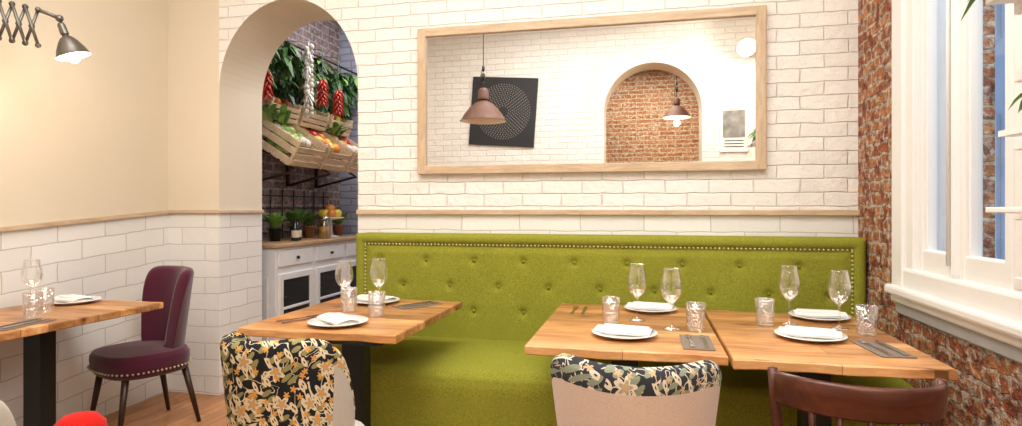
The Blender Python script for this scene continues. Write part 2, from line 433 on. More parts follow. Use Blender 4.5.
b=B(); b.box((1.8,1.1,CZ/2),(1.0,.1,CZ),M_cream); b.box((2.3,.25,CZ/2),(.1,1.8,CZ),M_cream); b.done('wall_alcove')
# window
b=B()
def wb(y0,y1,z0,z1,x0,x1,mat=M_whitep,bev=.006): b.box(((x0+x1)/2,(y0+y1)/2,(z0+z1)/2),(x1-x0,y1-y0,z1-z0),mat,bev=bev)
wb(W1-.08,W1+.03,WZ0+.05,WZ1,XR-.035,XR+.12); wb(W1-.15,W1-.06,WZ0+.05,WZ1-.004,XR-.02,XR+.115)
wb(W0,W0+.12,WZ0+.05,WZ1,XR-.034,XR+.12); wb(W0+.1,W1-.07,WZ1-.1,WZ1,XR-.033,XR+.118)
wb(W0-.02,W1+.035,WZ0+.035,WZ0+.075,XR-.065,XR+.125,bev=.012)
wb(W0-.018,W1+.03,WZ0+.0,WZ0+.04,XR-.04,XR+.122,bev=.01)
wb(W0-.02,W1+.03,WZ0-.05,WZ0,XR-.02,XR+.02,M_greyp)
wb(W0+.1,W1-.07,WZ0+.065,WZ0+.155,XR-.03,XR+.112,bev=.012)
def sash(y0,y1,st):
    x0,x1=XR+.0,XR+.06
    zb_=WZ0+.15; zt_=WZ1-.1
    wb(y0,y0+st,zb_,zt_,x0,x1); wb(y1-st,y1,zb_,zt_,x0,x1)
    wb(y0+st-.004,y1-st+.004,zb_,zb_+.09,x0+.004,x1-.004); wb(y0+st-.004,y1-st+.004,zt_-.1,zt_,x0+.004,x1-.004)
    za,zc=zb_+.085,zt_-.095
    wb(y0+st-.002,y0+st+.012,za,zc,x0+.014,x1-.01,bev=.003); wb(y1-st-.012,y1-st+.002,za,zc,x0+.014,x1-.01,bev=.003)
    b.quad((XR+.035,y0+st,za),(XR+.035,y1-st,za),(XR+.035,y1-st,zc),(XR+.035,y0+st,zc),M_pane)
sash(2.475,2.79,.045); sash(2.13,2.46,.045); sash(1.78,2.12,.045); sash(1.42,1.77,.045)
wb(2.445,2.49,WZ0+.15,WZ1-.1,XR-.02,XR+.066,bev=.018)
wb(2.10,2.14,WZ0+.15,WZ1-.1,XR+.006,XR+.054,bev=.004)
wb(1.745,1.80,WZ0+.15,WZ1-.1,XR-.02,XR+.066,bev=.02)
b.cyl((XR-.028,2.467,WZ0+.2),(XR-.028,2.467,WZ1-.2),.006,.006,M_whitep)
b.done('window_1')
M_fac=plain('street_facade',(.34,.42,.56),.9,0,1.5,.15)
M_fw=plain('facade_trim',(.48,.55,.66),.8)
M_shut=plain('facade_shutter',(.20,.28,.42),.7)
b=B(); b.box((4.2,6.4,3),(.2,12,7.5),M_fac)
for k in range(8):
    for zc in (1.4,4.2):
        b.box((4.08,2.0+k*1.3,zc),(.06,.7,1.9),M_fw,bev=.01); b.box((4.04,2.0+k*1.3,zc),(.03,.5,1.7),M_shut)
b.done('street_facade')
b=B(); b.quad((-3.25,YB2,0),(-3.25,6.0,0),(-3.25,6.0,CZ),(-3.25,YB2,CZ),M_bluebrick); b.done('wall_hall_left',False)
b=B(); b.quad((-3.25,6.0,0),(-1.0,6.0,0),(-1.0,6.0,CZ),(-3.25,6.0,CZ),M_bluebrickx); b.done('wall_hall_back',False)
b=B(); b.quad((-1.0,YB2,0),(-1.0,6.0,0),(-1.0,6.0,CZ),(-1.0,YB2,CZ),M_cream); b.done('wall_hall_right',False)
b=B(); b.quad((-1.8,-3.3,0),(2.3,-3.3,0),(2.3,-3.3,CZ),(-1.8,-3.3,CZ),M_redx); b.done('wall_rear_room',False)
b=B(); b.quad((-1.8,-3.3,0),(-1.8,-1,0),(-1.8,-1,CZ),(-1.8,-3.3,CZ),M_redy); b.quad((2.3,-3.3,0),(2.3,-1,0),(2.3,-1,CZ),(2.3,-3.3,CZ),M_redy); b.done('wall_rear_side',False)

# ------------------------------------------------------------ wall mirror
b=B(); mx0,mx1,mz0,mz1=-1.35,.645,1.455,2.345; fw=.052; fy=YB-.02
b.box(((mx0+mx1)/2,YB-.012,(mz0+mz1)/2),(mx1-mx0-.06,.02,mz1-mz0-.06),M_mirror)
for z in (mz0+fw/2,mz1-fw/2): b.box(((mx0+mx1)/2,fy,z),(mx1-mx0,.04,fw),M_oak,bev=.005)
Moz=wood('oak_frame_z',(.50,.36,.23),(.60,.45,.30),(.68,.53,.37),.5,1,'z')
for x in (mx0+fw/2,mx1-fw/2): b.box((x,fy-.001,(mz0+mz1)/2),(fw,.041,mz1-mz0-.002),Moz,bev=.005)
b.done('wall_mirror')

# ------------------------------------------------------------ bench
b=B(); bx0,bx1=-1.70,XR-.012; by=3.34; bz1=1.10
btn=[]
for r,z in enumerate((.945,.80,.655)):
    k=0
    while True:
        x=bx0+.16+(.145 if r%2 else 0)+k*.29
        if x>bx1-.14: break
        btn.append((x,z)); k+=1
def backf(u,v):
    x=bx0+(bx1-bx0)*u; z=.42+(bz1-.42)*v
    y=by
    e=min(x-bx0,bx1-x,bz1-z)
    if e<.062: y=by-.022*math.sin(math.pi*min(1,max(0,e/.062)))**.5 if e>0 else by+.01
    else:
        y=by-.012*min(1,(e-.062)/.05)
        for (xx,zz) in btn:
            d2=(x-xx)**2+(z-zz)**2
            if d2<.04:
                d=math.sqrt(d2); y+=.012*math.exp(-(d/.022)**2)+.007*math.exp(-d/.05)
    return (x,y,z)
b.surf(backf,360,80,M_green)
b.box(((bx0+bx1)/2,(by+.02+YB-.0)/2,.6),(bx1-bx0,YB-by-.025,.995),M_green,bev=.012)
for (x,z) in btn: b.ball((x,by-.001,z),(.010,.006,.010),M_button,seg=10,rings=6)
x=bx0+.065
while x<bx1-.06: b.ball((x,by-.008,bz1-.064),(.0068,.005,.0068),M_brass,seg=8,rings=4); x+=.022
z=.52
while z<bz1-.07:
    for xx in (bx0+.064,bx1-.064): b.ball((xx,by-.008,z),(.0068,.005,.0068),M_brass,seg=8,rings=4)
    z+=.022
sy0,sy1=2.66,by+.02
def seatf(u,v):
    x=bx0+(bx1-bx0)*u
    L=[(sy0+.02,.10),(sy0+.005,.14),(sy0,.30),(sy0-.004,.42),(sy0+.004,.462),(sy0+.03,.492),(sy0+.09,.505),(sy0+.3,.512),(sy0+.55,.505),(sy1,.495)]
    t=v*(len(L)-1); i=min(int(t),len(L)-2); f=t-i
    y=L[i][0]*(1-f)+L[i+1][0]*f; z=L[i][1]*(1-f)+L[i+1][1]*f
    return (x,y,z)
b.surf(seatf,40,36,M_green)
b.box(((bx0+bx1)/2,(sy0+sy1)/2+.02,.27),(bx1-bx0,sy1-sy0-.06,.42),M_green,bev=.01)
b.box(((bx0+bx1)/2,(sy0+sy1)/2+.05,.05),(bx1-bx0-.02,sy1-sy0-.12,.10),M_black)
b.done('upholstered_bench')

# ------------------------------------------------------------ tables
def table(x0,x1,y0,y1,px=None,py=None,seed=0):
    b=B(); th=.035; nx=24; ny=24; rnd=random.Random(seed)
    ph=rnd.random()*6
    def ed(t): return .006*math.sin(t*9+ph)+.004*math.sin(t*23+ph*2)
    pts=[]
    for i in range(nx+1): t=i/nx; pts.append((x0+(x1-x0)*t,y0+ed(t)))
    for i in range(1,ny+1): t=i/ny; pts.append((x1,y0+(y1-y0)*t))
    for i in range(1,nx+1): t=1-i/nx; pts.append((x0+(x1-x0)*t,y1+ed(t+3)))
    for i in range(1,ny): t=1-i/ny; pts.append((x0,y0+(y1-y0)*t))
    n=len(pts); vs=[];cx,cy=(x0+x1)/2,(y0+y1)/2
    lv=[(.75-th,.99),(.75-th+.004,1),(.75-.005,1),(.75,.992)]
    for z,k in lv:
        for (x,y) in pts: vs.append((cx+(x-cx)*k,cy+(y-cy)*k,z))
    fs=[[j*n+i,j*n+(i+1)%n,(j+1)*n+(i+1)%n,(j+1)*n+i] for j in range(3) for i in range(n)]
    fs.append(list(range(n))[::-1]); fs.append([3*n+i for i in range(n)])
    b.add(vs,fs,M_table)
    px=cx if px is None else px; py=cy if py is None else py
    b.box((px,py,.37),(.10,.08,.69),M_black,bev=.004)
    b.box((px,py,.708),(.42,.42,.014),M_black)
    b.box((px,py,.006),(.44,.44,.012),M_black,bev=.003)
    b.box((px,py,.02),(.16,.14,.02),M_black,bev=.003)
    return b.done('dining_table')
table(-.425,.278,2.14,3.13,py=2.42,seed=1)
table(.288,.945,2.10,3.08,py=2.42,seed=2)
table(-1.66,-.95,2.20,3.08,px=-1.23,py=2.42,seed=3)
table(-3.13,-2.50,1.70,2.72,px=-2.78,py=2.28,seed=4)

# ------------------------------------------------------------ tableware
Z=.7505
def wine(x,y,h=.245):
    b=B(); k=h/.245
    pr=[(.0,.0),(.036,.0),(.037,.002),(.03,.005),(.008,.009),(.0045,.02),(.0038,.06),(.0042,.095),(.012,.104),(.030,.122),(.041,.145),(.0445,.168),(.042,.195),(.036,.222),(.032,.243),(.0325,.245),(.031,.243),(.0345,.222),(.0405,.195),(.043,.168),(.0395,.146),(.029,.124),(.012,.107),(.0,.106)]
    b.lathe([(r,z*k) for r,z in pr],M_glass,TR(x,y,Z),seg=28); b.done('wine_glass')
def tumbler(x,y,h=.115):
    b=B()
    pr=[(.0,.0),(.033,.0),(.036,.004),(.040,h),(.037,h),(.0345,.014),(.0,.012)]
    b.lathe(pr,M_tumb,TR(x,y,Z),seg=28); b.done('water_tumbler')
def plate(x,y,nap=0,r=.125):
    b=B()
    b.lathe([(.0,.002),(.07,.002),(.072,.0),(.075,.0),(.08,.005),(r,.016),(r+.002,.018),(r,.020),(.085,.011),(.0,.009)],M_porc,TR(x,y,Z),seg=48)
    ob=b.done('dinner_plate')
    if nap is not None:
        b=B()
        def f(u,v):
            uu=(u-.5)*.105; vv=(v-.5)*.215
            return (uu,vv,.018+.012*math.cos(u*math.pi-1.57)+.003*math.sin(v*7))
        M=TR(x,y,Z+.004)@RZ(nap)
        b.surf(f,12,12,M_nap,M); b.surf(lambda u,v:(lambda p:(p[0],p[1],p[2]-.006))(f(u,v)),12,12,M_nap,M)
        b.box((0,0,.015),(.10,.205,.012),M_nap,M,bev=.004)
        b.box((.01,0,.026),(.075,.18,.012),M_nap,M,bev=.005)
        b.done('folded_napkin',True)
def cutlery(x,y,rot=0,mat=True,zz=Z):
    M0=TR(x,y,zz)@RZ(rot)
    b=B()
    if mat: b.box((0,0,.002),(.11,.24,.004),M_dnap,M0,bev=.001)
    z=.0075 if mat else .003
    def strip(pts,th,dx):
        vs=[];fs=[]
        for (yy,xa,xb) in pts: vs+=[(dx+xa,yy,z-th),(dx+xb,yy,z-th),(dx+xb,yy,z+th),(dx+xa,yy,z+th)]
        n=len(pts)
        for i in range(n-1):
            for k in range(4): fs.append([i*4+k,i*4+(k+1)%4,i*4+4+(k+1)%4,i*4+4+k])
        fs+= [[0,1,2,3],[(n-1)*4+k for k in range(4)]]
        b.add(vs,fs,M_steel,M0)
    strip([(-.105,-.006,.006),(-.10,-.008,.008),(-.02,-.005,.005),(.0,-.008,.006),(.06,-.011,.006),(.10,-.006,.005),(.108,0,.003)],.0022,.028)
    strip([(-.105,-.006,.006),(-.10,-.008,.008),(-.03,-.004,.004),(.035,-.003,.003),(.05,-.011,.011),(.065,-.012,.012)],.0022,-.022)
    for t in (-.0095,-.0032,.0032,.0095): strip([(.062,t-.0022,t+.0022),(.105,t-.0014,t+.0014)],.0016,-.022)
    b.done('cutlery_set')
plate(-1.28,2.35,.9); plate(-1.38,2.93,1.2)
tumbler(-1.20,2.56); tumbler(-1.385,2.65); wine(-1.30,2.80); wine(-1.47,2.76,.235)
cutlery(-1.13,2.90,-.6); cutlery(-1.50,2.42,-.5,False)
plate(-.075,2.38,1.35); plate(.03,2.99,1.4)
tumbler(-.14,2.63); tumbler(.205,2.54); wine(-.03,2.72,.25); wine(.11,2.56,.25); 
cutlery(.19,2.32,0); cutlery(-.31,2.92,0,False)
plate(.62,2.49,1.3); plate(.77,2.94,1.5)
tumbler(.50,2.72); tumbler(.855,2.61); wine(.61,2.78,.25); wine(.79,2.72,.24)
cutlery(.82,2.35,.1); 
plate(-2.93,2.58,1.3); tumbler(-2.72,2.20); tumbler(-2.80,2.32); wine(-2.95,2.38); wine(-2.98,2.20,.25); cutlery(-2.60,2.05,.1); plate(-2.80,1.98,None,.10)

# ------------------------------------------------------------ tub chairs
def leg(b,M,x,y,ztop,dx,dy,mat,r=.02):
    b.cyl((x,y,ztop),(x+dx,y+dy,0),r,r*.55,mat,M,seg=10)
def tub_chair(cx,cy,rot,m_out,m_in,m_roll,top=.85,arm=.60,A=105,w0=.19,w1=.235,depth=.23,seatm=None,nails=False,lean=.07,thick=.032,name='dining_chair',armm=None,seat=.47,pw=3.0,sw=None):
    M=TR(cx,cy,0)@RZ(rot); b=B(); zb=.34
    K=26
    def f(u,v):
        t=u*2-1; a=math.radians(A)*t
        h=arm+(top-arm)*(1-abs(t)**pw)
        if v<.42: s=v/.42; z=zb+(h-.03-zb)*s; off=thick
        elif v<.58:
            th=(v-.42)/.16*math.pi; z=h-.03+math.sin(th)*.03; off=thick*math.cos(th)
        else: s=(v-.58)/.42; z=h-.03-(h-.03-zb-.08)*s; off=-thick
        k=(z-zb)/(top-zb); ww=w0+(w1-w0)*k+off; dd=depth+off+lean*k*max(0,math.cos(a))
        return (ww*math.sin(a),-dd*math.cos(a)+.02,z)
    def mf(u,v):
        if v<.40:
            if armm and (u<.14 or u>.86): return armm
            return m_out
        if v<.62: return m_roll
        return m_in
    b.surf(f,48,K,None,M,matfn=mf)
    for u in (0,1):
        pts=[f(u,j/K) for j in range(K+1)]
        b.add(pts,[list(range(K+1))],m_roll,M)
    sm=seatm or m_in; SW=sw or (w0+.035)
    def sf(u,v):
        a=2*math.pi*u
        L=[(0,zb-.01),(.9,zb-.01),(.97,zb+.01),(1.0,zb+.06),(.99,seat-.03),(.93,seat-.008),(.7,seat),(0,seat+.008)]
        t=v*(len(L)-1); i=min(int(t),len(L)-2); ff=t-i
        r=L[i][0]*(1-ff)+L[i+1][0]*ff; z=L[i][1]*(1-ff)+L[i+1][1]*ff
        ex=4; c,s=math.cos(a),math.sin(a)
        q=(abs(c)**ex+abs(s)**ex)**(-1/ex)
        q=q*.6+.4
        return (SW*r*c*q,.03+.225*r*s*q,z)
    b.surf(sf,40,28,sm,M)
    if nails:
        for i in range(64):
            p=sf(i/64,.42)
            b.ball((p[0]*1.01,.03+(p[1]-.03)*1.01,zb+.025),.0065,M_brass,M,seg=6,rings=4)
    for sx in (-1,1):
        leg(b,M,sx*.15,.17,zb+.01,sx*.035,.05,M_legwood); leg(b,M,sx*.14,-.14,zb+.01,sx*.04,-.07,M_legwood)
    return b.done(name)
tub_chair(-2.79,2.91,math.radians(158),M_purple,M_purple,M_purple,top=.90,arm=.50,A=68,w0=.15,w1=.265,depth=.17,nails=True,lean=.06,name='velvet_chair',pw=9,seat=.46,sw=.245)
tub_chair(-1.165,1.84,math.radians(-8),M_floral,M_grey,M_floral,top=.845,arm=.60,w0=.165,w1=.19,depth=.18,armm=M_grey,A=100,name='floral_tub_chair',pw=6)
tub_chair(-.03,1.82,math.radians(2),M_beige,M_floral2,M_floral2,top=.835,arm=.62,w0=.165,w1=.228,depth=.17,A=100,name='floral_tub_chair',pw=7)
tub_chair(-1.965,1.30,math.radians(10),M_grey,M_grey,M_grey,top=.77,arm=.6,w0=.17,w1=.2,depth=.17,A=100,name='grey_tub_chair',pw=6)
b=B(); M=TR(-2.16,1.93,0)
b.lathe([(0,.32),(.07,.32),(.088,.34),(.092,.37),(.088,.405),(.06,.435),(.03,.443),(0,.445)],M_red,M,seg=32)
for i in range(4):
    a=math.pi/4+i*math.pi/2; b.cyl((.06*math.cos(a),.06*math.sin(a),.33),(.13*math.cos(a),.13*math.sin(a),0),.014,.011,M_legwood,M)
b.done('red_stool')
# bentwood chair
b=B(); M=TR(.565,1.86,0)@RZ(math.radians(-4))@Matrix.Diagonal((.96,1,.972,1))
def railf(z0,z1,w,d,th):
    def f(u,v):
        a=math.radians(80)*(u*2-1)
        ks=[(z0,th/2),(z1-.01,th/2),(z1,0),(z1-.01,-th/2),(z0,-th/2),(z0-.008,0),(z0,th/2)]
        t=v*6; i=min(int(t),5); ff=t-i
        z=ks[i][0]*(1-ff)+ks[i+1][0]*ff; o=ks[i][1]*(1-ff)+ks[i+1][1]*ff
        z+= -.012*abs(u*2-1)**3
        zz=(z-.45)*.22
        return ((w+o)*math.sin(a),-(d+o)*math.cos(a)-zz+.02,z)
    return f
b.surf(railf(.745,.835,.208,.17,.022),40,12,M_dwood,M)
b.surf(railf(.60,.635,.19,.16,.018),40,12,M_dwood,M)
for sx in (-1,1):
    b.tube([(sx*.215,-.055,.82),(sx*.205,-.05,.70),(sx*.185,-.08,.46),(sx*.18,-.14,.2),(sx*.19,-.20,0)],[.014,.016,.018,.016,.013],M_dwood,M,seg=10)
    b.tube([(sx*.16,.17,.45),(sx*.17,.19,.2),(sx*.185,.21,0)],[.018,.016,.012],M_dwood,M,seg=10)
for t in (-.5,-.25,0,.25,.5):
    a=math.radians(80)*t
    b.tube([(.208*math.sin(a),-.17*math.cos(a)-.045,.76),(.17*math.sin(a),-.16*math.cos(a)+.0,.46)],.009,M_dwood,M,seg=8)
b.lathe([(0,.43),(.19,.43),(.205,.44),(.205,.455),(.19,.468),(.05,.462),(0,.462)],M_dwood,M@TR(0,.01,0),seg=36)
b.lathe([(.15,.24),(.158,.248),(.166,.24),(.158,.232)],M_dwood,M@TR(0,0,0),seg=30,close=True)
b.done('bentwood_chair')

# ------------------------------------------------------------ lamps
def shade(b,M,R,H,mo,mi,neck=.3):
    pr=[(R*.16,H),(R*.2,H*.86),(R*.34,H*.8),(R*.55,H*.62),(R*.80,H*.30),(R*.95,.03*H),(R,0)]
    b.lathe(pr,mo,M,seg=32); b.lathe([(r*.97,z-.002) for r,z in pr],mi,M,seg=32)
    b.lathe([(0,H*1.45),(R*.14,H*1.45),(R*.22,H*1.35),(R*.24,H*.95)],mo,M,seg=20)
def scissor(b,p0,p1,n,hh,mat,r=.006):
    p0=Vector(p0);p1=Vector(p1);d=(p1-p0);u=Vector((0,0,hh))
    side=d.cross(u).normalized()*.006
    for i in range(n):
        a=p0+d*i/n; c=p0+d*(i+1)/n
        b.tube([a+u+side,c-u+side],r,mat,seg=6); b.tube([a-u-side,c+u-side],r,mat,seg=6)
        for q in (a+u,a-u,c+u,c-u,(a+c)/2): b.ball(q,r*1.8,mat,seg=8,rings=6)
b=B()
p0=Vector((XL+.03,2.12,2.165)); p1=Vector((-2.90,2.37,2.135))
b.lathe([(0,0),(.05,0),(.055,.01),(.03,.03),(0,.03)],M_zinc,Matrix.Translation((XL,2.12,2.155))@Matrix.Rotation(math.pi/2,4,'Y'),seg=24)
b.box((XL+.02,2.12,2.155),(.02,.02,.19),M_zinc,bev=.003)
scissor(b,p0,p1,7,.088,M_zinc,.0075)
e=Vector((-2.83,2.42,2.19)); b.tube([p1+Vector((0,0,.085)),p1+Vector((.03,.02,.075)),e],.009,M_zinc,seg=8)
b.ball(e,.018,M_zinc)
Ml=Matrix.Translation((-2.785,2.455,2.01))@Matrix.Rotation(math.radians(-14),4,'Y')@Matrix.Rotation(math.radians(12),4,'X')
shade(b,Ml,.078,.115,M_zinc,M_inner)
b.ball((0,0,.002),(.032,.032,.036),M_bulb,Ml)
b.done('scissor_wall_lamp')
b=B()
b.lathe([(0,0),(.05,0),(.05,.015),(0,.03)],M_zinc,Matrix.Translation((1.22,YR,3.10))@Matrix.Rotation(-math.pi/2,4,'X'),seg=20)
scissor(b,(1.22,YR+.03,3.10),(1.16,YR+.30,3.10),4,.06,M_zinc)
Ml=Matrix.Translation((1.12,YR+.44,3.04))@Matrix.Rotation(math.radians(50),4,'X'); shade(b,Ml,.11,.13,M_zinc,M_inner); b.tube([(1.16,YR+.30,3.16),(1.14,YR+.32,3.16),(1.12,YR+.34,3.13)],.008,M_zinc)
b.ball((0,0,-.03),(.065,.065,.075),M_bulb2,Ml); b.done('scissor_wall_lamp')
def pendant(x,y,zb,R,H):
    b=B(); M=TR(x,y,zb); shade(b,M,R,H,M_copper,M_inner)
    b.ball((0,0,H*.35),(.03,.03,.04),M_bulbd,M)
    zt=zb+H*1.4
    b.tube([(x,y,zt),(x,y,zt+.1)],.006,M_black); b.ball((x,y,zt+.13),(.02,.04,.045),M_black); b.ball((x,y,zt+.22),(.014,.03,.035),M_black)
    b.tube([(x-.025,y,zt+.02),(x-.03,y,zt+.14),(x-.01,y,zt+.22)],.004,M_black)
    b.tube([(x,y,zt+.2),(x,y,CZ)],.004,M_black); b.lathe([(0,-.02),(.05,-.02),(.05,0)],M_black,TR(x,y,CZ))
    b.done('pendant_lamp')
pendant(-1.66,.80,2.17,.25,.24); pendant(.47,-2.2,2.58,.20,.20)
b=B(); c=Vector((-1.77,YR+.015,2.49)); Ma=Matrix.Translation(c)@Matrix.Rotation(math.radians(4),4,'Y')
M_can=plain('black_canvas',(.012,.012,.016),.6); M_dot=plain('silver_dots',(.30,.28,.26),.5)
b.box((0,0,0),(.86,.03,.88),M_can,Ma,bev=.004)
for r in range(3,15):
    n=int(r*4.5)
    for i in range(n):
        a=2*math.pi*(i+.5*(r%2))/n; R=r*.025
        b.lathe([(0,.003),(.0065,.002),(.007,0)],M_dot,Ma@Matrix.Translation((R*math.cos(a),.015,R*math.sin(a)))@Matrix.Rotation(-math.pi/2,4,'X'),seg=6)
b.done('mandala_artwork')
b=B(); b.box((1.04,YR+.01,2.19),(.32,.02,.55),M_whitep,bev=.003); b.box((1.04,YR+.022,2.25),(.25,.006,.32),plain('print_grey',(.22,.22,.21),.7,0,9,1.0))
for k in range(3): b.box((1.04,YR+.022,2.05-k*.035),(.22,.004,.008),M_black)
b.done('framed_poster')

# ------------------------------------------------------------ hall: cabinet, crates, produce
b=B(); cx0,cx1,cy0,cy1=-3.24,-2.77,4.12,5.75
b.box(((cx0+cx1)/2,(cy0+cy1)/2,.50),(cx1-cx0,cy1-cy0,.88),M_cab,bev=.005)
b.box(((cx0+cx1)/2+.01,(cy0+cy1)/2,.955),(cx1-cx0+.03,cy1-cy0+.04,.03),M_counter,bev=.006)
for yy in (cy0+.03,cy1-.03):
    for xx in (cx0+.03,cx1-.03): b.box((xx,yy,.04),(.05,.05,.08),M_cab)
n=3; w=(cy1-cy0)/n
for i in range(n):
    yc=cy0+w*(i+.5)
    b.box((cx1+.006,yc,.85),(.014,w-.06,.12),M_cab,bev=.004); b.ball((cx1+.025,yc,.85),.014,M_black)
    for (dy,dz,sy,sz) in ((0,.25,w-.06,.05),(0,-.25,w-.06,.05),(-(w-.06)/2+.025,0,.05,.45),((w-.06)/2-.025,0,.05,.45),(0,0,w-.16,.02)):
        b.box((cx1+.008,yc+dy,.46+dz),(.02,sy,sz),M_cab,bev=.003)
    b.box((cx1+.003,yc,.46),(.006,w-.12,.46),M_dbot); b.ball((cx1+.028,yc-.19,.55),.012,M_black)
b.box((cx0+.235,cy0-.004,.46),(.34,.012,.5),M_cab,bev=.004)
b.done('sideboard_cabinet')
b=B(); fruits=B()
def crate_row(Mc,D,H,pals,y_start):
    for k in range(3):
        y0=y_start+k*.48; yc=y0+.225; L=.43
        ns=max(3,int(D/.10))
        for s in range(ns): b.box((-D/2+.05+s*(D-.1)/(ns-1),yc,-H/2),(.075,L,.01),M_crate,Mc,bev=.002)
        for sgn in (-1,1):
            for zz in (-.34*H,.0,.34*H): b.box((sgn*D/2,yc,zz),(.01,L,.25*H),M_crate,Mc,bev=.002)
            for zz in (-.33*H,.17*H,.55*H): b.box((0,yc+sgn*(L/2-.006),zz),(D,.01,.3*H),M_crate,Mc,bev=.002)
            for s2 in (-1,1): b.box((sgn*(D/2-.012),yc+s2*(L/2-.018),.02),(.024,.024,H+.04),M_crate,Mc)
        pal=pals[k]; ni=int((D-.1)/.082)
        for lay in range(2):
            for i in range(ni):
                for j in range(5):
                    r=.040+random.random()*.016
                    fruits.ball((-D/2+.07+i*.085+random.uniform(-.012,.012),yc-.15+j*.075+random.uniform(-.012,.012),-.02+lay*.07+random.uniform(0,.03)),(r,r,r*.92),random.choice(pal),Mc,seg=12,rings=8)
crate_row(TR(-2.95,5.0,1.80)@Matrix.Rotation(math.radians(32),4,'Y'),.50,.18,
   [[M_garlic,M_applep,M_applep,M_leaf3],[M_redf,M_yellow,M_orange,M_redf],[M_orange,M_garlic,M_applep,M_redf]],-.70)
crate_row(TR(-3.09,5.05,2.09)@Matrix.Rotation(math.radians(20),4,'Y'),.24,.14,
   [[M_redf,M_orange],[M_applep,M_leaf3,M_garlic],[M_yellow,M_redf]],-.72)
for k in range(70):
    y_=random.choice((4.35,4.5,5.35,5.5))+random.uniform(-.08,.08)
    fruits.leaf((-3.04+random.uniform(-.05,.10),y_,1.96),(random.uniform(.1,.8),random.uniform(-.8,.8),.9),.24*random.uniform(.6,1.2),.06,random.choice([M_leaf3,M_leaf,M_applep]),.4)
for y in (4.45,5.0,5.5):
    b.box((-3.232,y,1.80),(.03,.03,.7),M_legwood); b.tube([(-3.225,y,1.46),(-2.80,y,1.56)],.012,M_legwood)
    b.tube([(-3.225,y,1.81),(-2.80,y,1.56)],.010,M_legwood); b.tube([(-3.225,y,2.04),(-3.0,y,1.98)],.010,M_legwood)
b.done('produce_crates'); fruits.done('fruit_assortment')
b=B(); b.tube([(-3.0,4.0,2.68),(-3.0,5.98,2.68)],.012,M_legwood); b.tube([(-3.12,4.0,2.46),(-3.12,5.98,2.46)],.012,M_legwood)
for y in (4.2,5.2): b.tube([(-3.25,y,2.68),(-3.0,y,2.68)],.010,M_legwood)
def bunch(b,x,y,zt,n,L,mats,spread=1):
    b.tube([(x,y,zt+.06),(x,y,zt-.1)],.004,M_legwood,seg=5)
    for i in range(n):
        a=random.uniform(0,6.28); b.leaf((x+random.uniform(-.04,.04),y+random.uniform(-.05,.05),zt-random.random()*.2),(math.cos(a)*spread,math.sin(a)*spread,random.uniform(-1.2,.3)),L*random.uniform(.6,1.1),L*.30,random.choice(mats),.5)
g=b
for (x,y,z,n,L) in ((-3.0,4.30,2.62,70,.15),(-2.98,4.55,2.66,75,.16),(-3.0,4.85,2.60,75,.15),(-3.0,5.15,2.66,75,.16),(-3.0,5.5,2.62,75,.16),(-3.0,5.8,2.66,60,.16),(-3.1,4.4,2.46,60,.15),(-3.1,4.7,2.46,65,.15),(-3.1,5.1,2.46,60,.15),(-3.08,5.4,2.46,70,.16),(-3.08,5.75,2.44,70,.16)):
    bunch(g,x,y,z,n,L,[M_leaf,M_leaf2,M_leaf2,M_leaf3] if y>5.0 else [M_leaf,M_leaf,M_leaf2])
for k in range(70):
    a=random.uniform(0,6.28); g.leaf((-2.96,5.0+random.uniform(-.08,.08),2.50-random.random()*.2),(math.cos(a),math.sin(a),random.uniform(-1,.3)),.12,.03,M_garlic if k%3==0 else M_leaf,.6)
g.done('hanging_herb_bunches')
b=B(); x,y=-2.78,4.60
b.tube([(-3.0,y,2.68),(x,y,2.66),(x,y,2.06)],.006,M_garlic)
for i in range(44):
    a=i*2.1+random.random(); r=.013+.012*random.random(); b.ball((x+.024*math.cos(a),y+.024*math.sin(a),2.62-i*.0135),(r,r,r*1.2),M_garlic,seg=10,rings=7)
for i in range(60):
    a=random.uniform(0,6.28); b.leaf((x,y,2.62-random.random()*.5),(math.cos(a),math.sin(a),-.7),.08,.018,M_garlic,.5)
b.done('garlic_braid')
for (x,y,z0,n,nm) in ((-2.80,4.86,2.40,40,'chilli_string'),(-2.80,5.14,2.36,40,'chilli_string'),(-2.92,4.22,2.34,24,'chilli_string')):
    b=B(); b.tube([(-3.0,y,2.68),(x,y,2.66),(x,y,z0-.25)],.004,M_leaf2)
    for i in range(n):
        a=i*2.4; zz=z0-i*.20/n; p=Vector((x,y,zz)); d=Vector((math.cos(a)*.9,math.sin(a)*.9,-1)).normalized()
        b.tube([p,p+d*.035,p+d*.085],[.010,.014,.002],M_redf,seg=6)
    b.done(nm)
CT=.971
b=B()
for k in range(9): b.tube([(-3.238,4.2+k*.18,CT),(-3.238,4.2+k*.18,1.42)],.005,M_black,seg=6)
for k in range(4): b.tube([(-3.238,4.15,1.03+k*.11),(-3.238,5.75,1.03+k*.11)],.005,M_black,seg=6)
b.done('wire_grid_rack')
def pot(x,y,r,h,lm,n,L,pm=M_terra,up=1.2):
    b=B(); b.lathe([(0,0),(r*.72,0),(r,h),(r*1.05,h),(r*1.05,h*1.1),(r*.9,h*1.1),(r*.85,h*.9),(0,h*.88)],pm,TR(x,y,CT),seg=20)
    for i in range(n):
        a=random.uniform(0,6.28); b.leaf((x,y,CT+h*.9),(math.cos(a)*random.random(),math.sin(a)*random.random(),up),L*random.uniform(.6,1.1),L*.28,lm,.35)
    b.done('potted_herb')
pot(-3.03,4.50,.055,.10,M_leaf3,45,.22,M_black); pot(-3.02,4.80,.06,.11,M_leaf,50,.26,M_dbot)
pot(-3.06,5.08,.055,.10,M_leaf,45,.24,M_terra); pot(-3.06,5.62,.055,.10,M_leaf3,45,.26,M_terra)
b=B(); 
